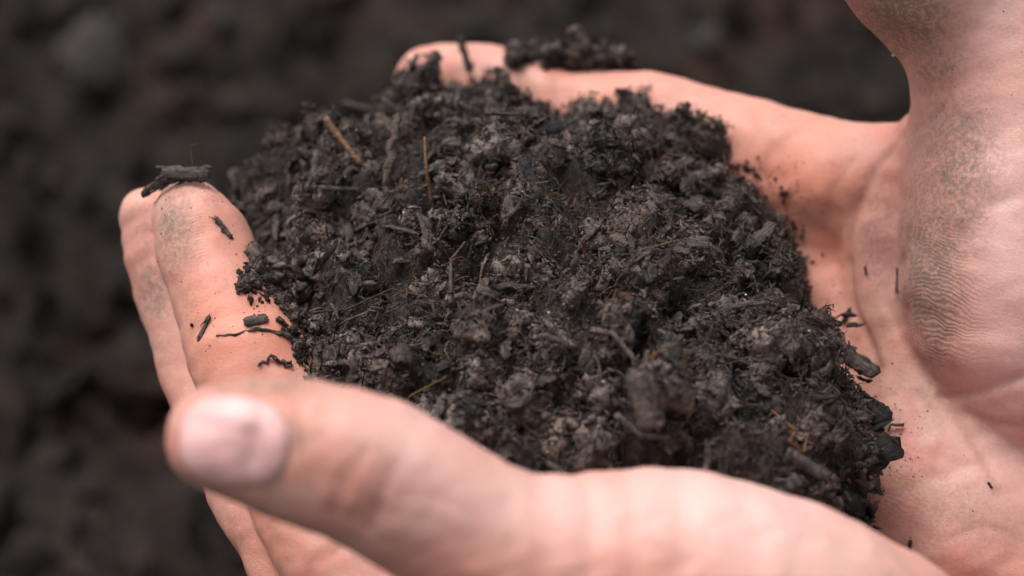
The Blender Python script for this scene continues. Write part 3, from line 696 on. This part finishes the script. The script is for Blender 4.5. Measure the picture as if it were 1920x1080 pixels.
chip('wood_chip', (395, 590, .3), (373, 638, .15), .75, .35, 'wood_dark', 'narrow upright black splinter at the left edge of the nearest finger', 'splinter', CG, taper=.25)
o = put_clod(hit(361, 610, .2)[0], .38, 'soil_black'); o['label'] = 'single black speck left of the narrow upright splinter on the finger'; o['category'] = 'crumb'; o.name = 'crumb'; o['group'] = CG
stick('twig', [(406, 630, .12), (440, 629, .15), (482, 617, .2), (530, 628, .4), (565, 650, .8)], .14, .40, 'wood_dark', 'thin dark twig reaching over the nearest finger from the soil', 'twig', CG, rough=.35, wig=.8)
chip('wood_chip', (458, 607, .4), (500, 600, .4), 1.7, .45, 'wood_dark', 'flat dark flake perched on the thin twig over the finger', 'wood chip', CG)
stick('crumb', [(484, 686, .1), (510, 670, .3), (520, 680, .3), (546, 688, .2)], .18, .42, 'wood_dark', 'branched dark crumb on the finger just above the near thumb', 'crumb', CG, rough=.35, wig=2.5)
stick('twig', [(862, 68, 0, .4555), (868, 100, 0, .4525), (880, 130, 0, .4505)], .65, .45, 'soil_dark', 'short blurred stub of twig leaning against the far fingertip', 'twig', CG, rough=.3, wig=3)
def on(px, py, lift, tree):
    h = hit(px, py, lift, [tree])[0]; return (px, py, 0, (h-CAM).dot(FWD))
chip('wood_chip', on(1707, 1012, .4, bvR), on(1704, 1062, .4, bvR), .9, .5, 'wood_dark', 'upright black splinter between near thumb base and far palm', 'splinter', CG, taper=.35)
chip('wood_chip', (1682, 500, .1), (1684, 550, .1), .6, .3, 'wood_dark', 'dark fibrous splinter in the fold beside the ridged thumb mound', 'splinter', CG, taper=.3)
chip('wood_chip', (1623, 500, .2), (1626, 516, .2), .4, .25, 'rootlet', 'tiny brown flake on the palm fold left of the fibrous splinter', 'splinter', CG)
chip('wood_chip', (1852, 905, .2), (1859, 916, .2), .35, .25, 'wood_black', 'tiny black sliver beside the long crease low on the palm', 'splinter', CG)
stick('rootlet', [(1668, 812, .6), (1674, 800, 1.0), (1682, 802, 1.0), (1697, 800, .8)], .16, .3, 'rootlet', 'small golden rootlet with a dark tip beyond the bark slab', 'rootlet', CG)
stick('twig', [(1330, 165, 0, .4465), (1352, 182, 0, .4440), (1345, 175, 0, .4445)], .5, .35, 'soil_dark', 'little dark curl on the upper edge of the far finger', 'crumb', CG, rough=.3, wig=2)
for (px, py, r, lb) in ((1675, 103, .32, 'tiny pale grain stuck under the raised thumb of the far hand'),):
    h = hit(px+14, py-6, .1)[0]; o = put_clod(P(px, py, .408), r, 'grain'); o['label'] = lb; o['category'] = 'grain'; o.name = 'pale_grain'; o['group'] = CG
# bits in the heap
HG2 = 'sticks and chips lying in the compost'
chip('bark_slab', (1470, 935, 0, .386), (1688, 832, 0, .3950), 4.0, 1.4, 'wood_black', 'thick charred bark slab sticking out of the soil onto the palm', 'bark', HG2, nrm=(-FWD*.7+UPW), ragged=.16, taper=.45, seg=26)
for q, (a, b, wd, lb) in enumerate((((1600, 742, 0, .3985), (1662, 792, 0, .3975), 3.4, 'dark flake overhanging the palm just above the bark slab'), ((1560, 640, 0, .4065), (1640, 702, 0, .4035), 2.6, 'long dark flake poking out of the soil toward the lower palm'), ((1540, 900, 0, .386), (1618, 958, 0, .387), 3.0, 'dark flake below the bark slab pointing down at the near thumb'))):
    chip('bark_flake', a, b, wd, .8, ('wood_black', 'wood_dark', 'wood_black')[q], lb, 'bark', HG2, nrm=(-FWD+UPW*(.3+.3*q)), ragged=.16, taper=.5)
stick('straw', [(610, 222, 0, .4150), (640, 262, 0, .4140), (678, 308, 0, .4130)], .62, .42, 'straw', 'thick blurred tan straw leaning at the back left of the heap', 'straw', HG2)
stick('plant_stalk', [(722, 350, 0, .4075), (736, 280, 0, .4080), (745, 212, 0, .4090)], .85, .55, 'straw_grey', 'knobbly grey stalk with a ringed top standing upright in the soil', 'stalk', HG2, rough=.30, wig=1.5)
stick('straw', [(798, 383, .6), (799, 320, 0, .4055), (796, 256, 0, .407)], .36, .22, 'straw', 'long thin upright straw right of the knobbly stalk', 'straw', HG2)
stick('rootlet', [(752, 330, 1), (768, 308, 1.8), (792, 293, 2.2), (830, 297, 2)], .14, .10, 'rootlet', 'brown rootlet arching behind the long thin upright straw', 'rootlet', HG2)
stick('straw', [(905, 492, 0, .399), (901, 530, 0, .399), (899, 560, .7)], .26, .22, 'straw', 'short bright tan straw standing near the heap centre', 'straw', HG2)
stick('straw', [(868, 430, 1.5), (864, 500, 2.), (860, 575, 1.2)], .22, .34, 'straw_grey', 'long pale straw beside the short bright one, thicker at its lower end', 'straw', HG2)
stick('rootlet', [(590, 605, 1.2), (625, 592, 1.8), (680, 570, 2), (760, 552, 1.6), (810, 553, 1)], .20, .12, 'rootlet', 'long brown rootlet running right from the twig over the finger', 'rootlet', HG2)
stick('rootlet', [(757, 762, 2.4), (800, 757, 2.5), (826, 745, 2), (832, 715, 2), (850, 690, 1.2), (846, 660, .8)], .17, .12, 'olive', 'hooked yellow rootlet near the rim behind the near thumb', 'rootlet', HG2)
chip('wood_strip', (1340, 662, 2), (1470, 716, 1.6), 2.2, .9, 'wood_dark', 'long ribbed wood strip sloping down to the right in the heap', 'wood strip', HG2, ragged=.1)
chip('wood_strip', (1455, 850, 2), (1552, 908, 1.4), 1.8, 1.3, 'soil_grey', 'blunt grey stick sloping toward the palm above the near thumb', 'stick', HG2, ragged=.08, taper=.85)
stick('straw', [(1505, 930, 1.4), (1568, 929, 1.0)], .17, .13, 'straw', 'thin tan straw lying level at the lower right soil edge', 'straw', HG2)
stick('orange_fibre', [(1456, 770, 1.2), (1462, 800, 1.8), (1458, 836, 2), (1480, 842, 1.8), (1488, 835, 1.5)], .22, .16, 'orange', 'curved orange fibre in the lower right of the heap', 'fibre', HG2)
stick('orange_fibre', [(1120, 478, 2), (1112, 455, 2.6), (1128, 445, 2.6)], .26, .14, 'orange', 'short bent orange fibre across the big clod at centre', 'fibre', HG2)
for i, (a, b, lb) in enumerate((((1232, 470, 2.4), (1262, 452, 2.4), 'upper pale straw of the crossed trio on the heap'), ((1238, 480, 2.4), (1278, 487, 2.4), 'lower pale straw of the crossed trio on the heap'), ((1228, 492, 2.4), (1272, 470, 2.8), 'middle straw crossing the pale trio on the heap'))):
    stick('straw', [a, b], .17, .12, 'straw', lb, 'straw', HG2)
chip('wood_strip', (1580, 610, 0.6), (1598, 580, .8), .6, .4, 'wood_black', 'thin dark splinter pointing up from soil edge onto the palm', 'splinter', HG2, taper=.4)
chip('wood_strip', (1390, 582, 1.8), (1482, 566, 1.5), 2.0, .7, 'wood_dark', 'broad grey wood strip lying level near the right soil edge', 'wood strip', HG2, ragged=.12)
chip('wood_strip', (1200, 690, 2.2), (1230, 800, 2.2), 3.6, 1.0, 'soil_grey', 'broad upright grey slab of wood in the lower heap', 'wood strip', HG2, ragged=.08, taper=.85)
stick('twig', [(1150, 806, 2.4), (1200, 804, 2.6), (1262, 802, 2.)], .55, .5, 'soil_grey', 'straight grey twig lying level below the broad upright slab', 'twig', HG2, rough=.12)
stick('twig', [(1120, 622, 2.4), (1145, 652, 2.4), (1175, 672, 2)], .55, .40, 'soil_grey', 'bent grey twig left of the shiny black clod', 'twig', HG2, rough=.15)
chip('wood_strip', (590, 352, 1.2), (722, 355, 1.4), .9, .35, 'straw_grey', 'long pale sliver lying level at the left of the heap', 'wood strip', HG2, taper=.3)
chip('wood_strip', (650, 420, 2), (655, 545, 2), 1.6, .8, 'wood_dark', 'tall grey splinter standing upright at the left of the heap', 'wood strip', HG2, ragged=.14)
chip('wood_strip', (792, 405, 2), (800, 470, 2.2), 2.4, .7, 'wood_dark', 'ribbed grey bark flake upright beside the centre left clods', 'bark', HG2, ragged=.12, taper=.8)
chip('seed_husk', (1190, 566, 2.8), (1232, 566, 2.8), 1.5, 1.1, 'rootlet', 'small brown domed husk resting on the shiny black clod', 'husk', HG2, ragged=.06, taper=.7)
o = put_clod(hit(1185, 592, 0)[0]-Vector((0, 0, .0014)), 4.4, 'soil_black', i=17); o['label'] = 'smooth shiny black clod in a hollow right of centre'; o['category'] = 'clod'
o = put_clod(P(1608, 972, .392), 3.6, 'soil_black', i=5); o['label'] = 'dark clod squeezed between near thumb base and far palm'; o['category'] = 'clod'
o = put_clod(hit(1650, 790, 1.0)[0], 2.9, 'soil_black', i=6); o['label'] = 'rounded black clod on the palm just above the bark slab'; o['category'] = 'clod'
# crumbs heaped on the far finger
cl = bpy.data.objects.new('soil_clump', None); COL.objects.link(cl); base = P(1065, 115, .455); cl.location = base
cl['label'] = 'blurred clump of dark crumbs resting on top of the far finger'; cl['category'] = 'soil'
for k in range(46):
    px = RNG.uniform(950, 1185); arch = math.sin((px-930)/275*PI)**.7; py = 122-RNG.random()*(60*arch*(.75+.35*math.sin(px*.06))); d = .4545+RNG.uniform(-.004, .003)
    put_clod(P(px, py, d)-base, RNG.uniform(12, 26)*K*d*1e3, SOILS[RNG.integers(5)], cl)
for k in range(16):
    i = int(RNG.integers(16)); px = RNG.uniform(950, 1190); o = obj('wood_strip', strip_m[list(strip_m)[k % len(strip_m)]], None, cl); o.location = P(px, 110-RNG.random()*40*math.sin((px-930)/275*PI), .4545)-base; o.rotation_euler = tuple(RNG.uniform(0, 6, 3)); o.scale = (.7,)*3
parts = []
for k in range(260):
    px = RNG.uniform(942, 1195); py = 112-48*math.sin((px-935)/265*PI)*RNG.random()+RNG.uniform(0, 20); r = RNG.uniform(.3, 1.0)*1e-3
    V, F = CL2[RNG.integers(10)]; parts.append((V*r@rot_np(RNG).T+np.array(P(px, py, .4545+RNG.uniform(-.004, .004))-base), F))
V, F = join(parts); obj('crumbs', mesh_np('crumbs', V, F), M['soil_dark'], cl, kind='stuff')
# crumbs spilled along the skin beside the heap, and dirt specks
def spill(n, near, trees, rlo, rhi):
    out = []
    for k in range(n):
        px, py, sx, sy = near[RNG.integers(len(near))]; h = ray(px+RNG.normal()*sx, py+RNG.normal()*sy, trees)
        if h is None: continue
        r = (rlo+(rhi-rlo)*RNG.random()**3)*1e-3; V, F = CL1[RNG.integers(8)]; out.append((V*r*(1, 1, .7)@rot_np(RNG).T+np.array(h[0]+h[1]*r*.3), F))
    return out
edge = [(p[0], p[1], 16, 14) for p in RIM_PX if not (580 < p[0] < 1560 and p[1] > 700) and not (p[0] < 570 and p[1] > 380)]+[(480, 500, 8, 20)]
parts = spill(350, [e for e in edge if e[0] < 1400], [bvH, bvR, bvL], .15, .9)+spill(420, [(485, 500, 12, 22), (470, 528, 12, 12), (510, 550, 14, 12), (548, 610, 10, 18), (565, 660, 8, 18)], [bvL], .12, .9)+spill(350, [e for e in edge if e[0] >= 1400], [bvH, bvR], .15, .9)
V, F = join(parts); obj('spilled_crumbs', mesh_np('spilled_crumbs', V, F), M['soil_dark'], heap, kind='stuff')
# grime rubbed into the skin round the soil and under each loose piece
grime = [np.array([*o.location]) for o in bpy.data.objects if o.get('group') == CG]
RP = np.array([[*p, Z0-.004] for p in rim]); RP = np.concatenate([RP, RP[:1]])
for m, V in ((mL, VL), (mR, VR)):
    a = m.attributes['dirt']; n = len(m.vertices); D = np.empty(n, np.float32); a.data.foreach_get('value', D); C = np.empty(n*3, np.float32); m.vertices.foreach_get('co', C); C = C.reshape(-1, 3)
    e = np.zeros(n)
    for i in range(len(RP)-1):
        A, B = RP[i], RP[i+1]; ab = B-A; t = np.clip(((C-A)@ab)/(ab@ab), 0, 1); e = np.maximum(e, .5*np.exp(-(((C-A-t[:, None]*ab)**2).sum(1))/.0055**2))
    for g in grime: e = np.maximum(e, .42*np.exp(-((C-g)**2).sum(1)/.0022**2))
    a.data.foreach_set('value', np.maximum(D, e).astype(np.float32))
parts = spill(900, [(px, py, 26, 30) for px, py in ((1560, 560), (1600, 640), (1650, 720), (1680, 800), (1690, 860), (1640, 920), (1500, 360), (1300, 240), (470, 420), (520, 560), (400, 350), (290, 370))], [bvL, bvR], .05, .22)
V, F = join(parts); obj('loose_grit', mesh_np('loose_grit', V, F), M['soil'], heap, kind='stuff')
parts = spill(320, [(380, 480, 60, 90), (290, 480, 30, 90), (430, 640, 60, 40), (1750, 350, 80, 150), (1640, 520, 50, 120), (1750, 900, 110, 120), (1800, 150, 70, 90), (1500, 280, 120, 40)], [bvL, bvR], .05, .17)
V, F = join(parts); obj('dirt_specks', mesh_np('dirt_specks', V, F), M['soil_dark'], None, kind='stuff', label='fine dark grit sticking to the skin of both hands')

# ------------------------------------------------------------------ the ground far below
GZ = -.205
def gnd(x, y):
    v = Vector((x, y, 0)); return GZ+.016*noise.fractal(v*8, .9, 2.1, 3)+.009*noise.noise(v*44)+.009*noise.noise(v*95)
ux = np.concatenate([-np.geomspace(.5, 25, 26)[::-1][:-1], np.linspace(-.5, .5, 240), np.geomspace(.5, 25, 26)[1:]])
uy = np.concatenate([.2-np.geomspace(.42, 25, 22)[::-1][:-1], np.linspace(-.22, .62, 210), .2+np.geomspace(.42, 25, 22)[1:]])
VG = np.array([(x, y, gnd(x, y)) for x in ux for y in uy]); ny = len(uy)
FG = np.array([(i*ny+j, (i+1)*ny+j, (i+1)*ny+j+1, i*ny+j+1) for i in range(len(ux)-1) for j in range(ny-1)])
obj('ground', mesh_np('ground', VG, FG), M['ground'], kind='structure')
for nm, mk, cnt, a, b in (('ground_clods', 'ground_clod', 2400, .0025, .015), ('ground_dark_clods', 'ground', 1500, .003, .018), ('ground_pale_bits', 'ground_pale', 900, .0012, .0050), ('ground_straws', 'rootlet', 260, .002, .006)):
    parts = []
    for k in range(cnt):
        x = RNG.uniform(-.42, .42); y = RNG.uniform(-.16, .52); r = a+(b-a)*RNG.random()**2.5; V, F = CL2[RNG.integers(10)]
        parts.append((V*r@rot_np(RNG).T+(x, y, gnd(x, y)+r*.3), F))
    V, F = join(parts); obj(nm, mesh_np(nm, V, F), M[mk], kind='stuff', label='loose clods of dark soil scattered over the ground')
def ground_clod(px, py, rp, mk, lb):
    p = plane_pt(px, py, GZ+.010); d = (p-CAM).dot(FWD); o = put_clod(p, rp*K*d*1e3, mk, i=int(px) % 14); o['label'] = lb; o['category'] = 'clod'; o.name = 'ground_clod'
ground_clod(175, 95, 80, 'ground_pale', 'largest pale grey clod on the blurred ground, upper left')
ground_clod(412, 35, 36, 'ground_pale', 'small pinkish pale clod on the ground beyond the fingertips')
ground_clod(1325, 75, 34, 'ground_pale', 'small pale clod on the ground between far finger and raised thumb')
print('done', time.time()-T0, sum(len(o.data.loop_triangles) or sum(len(p.vertices)-2 for p in o.data.polygons) for o in [] ))
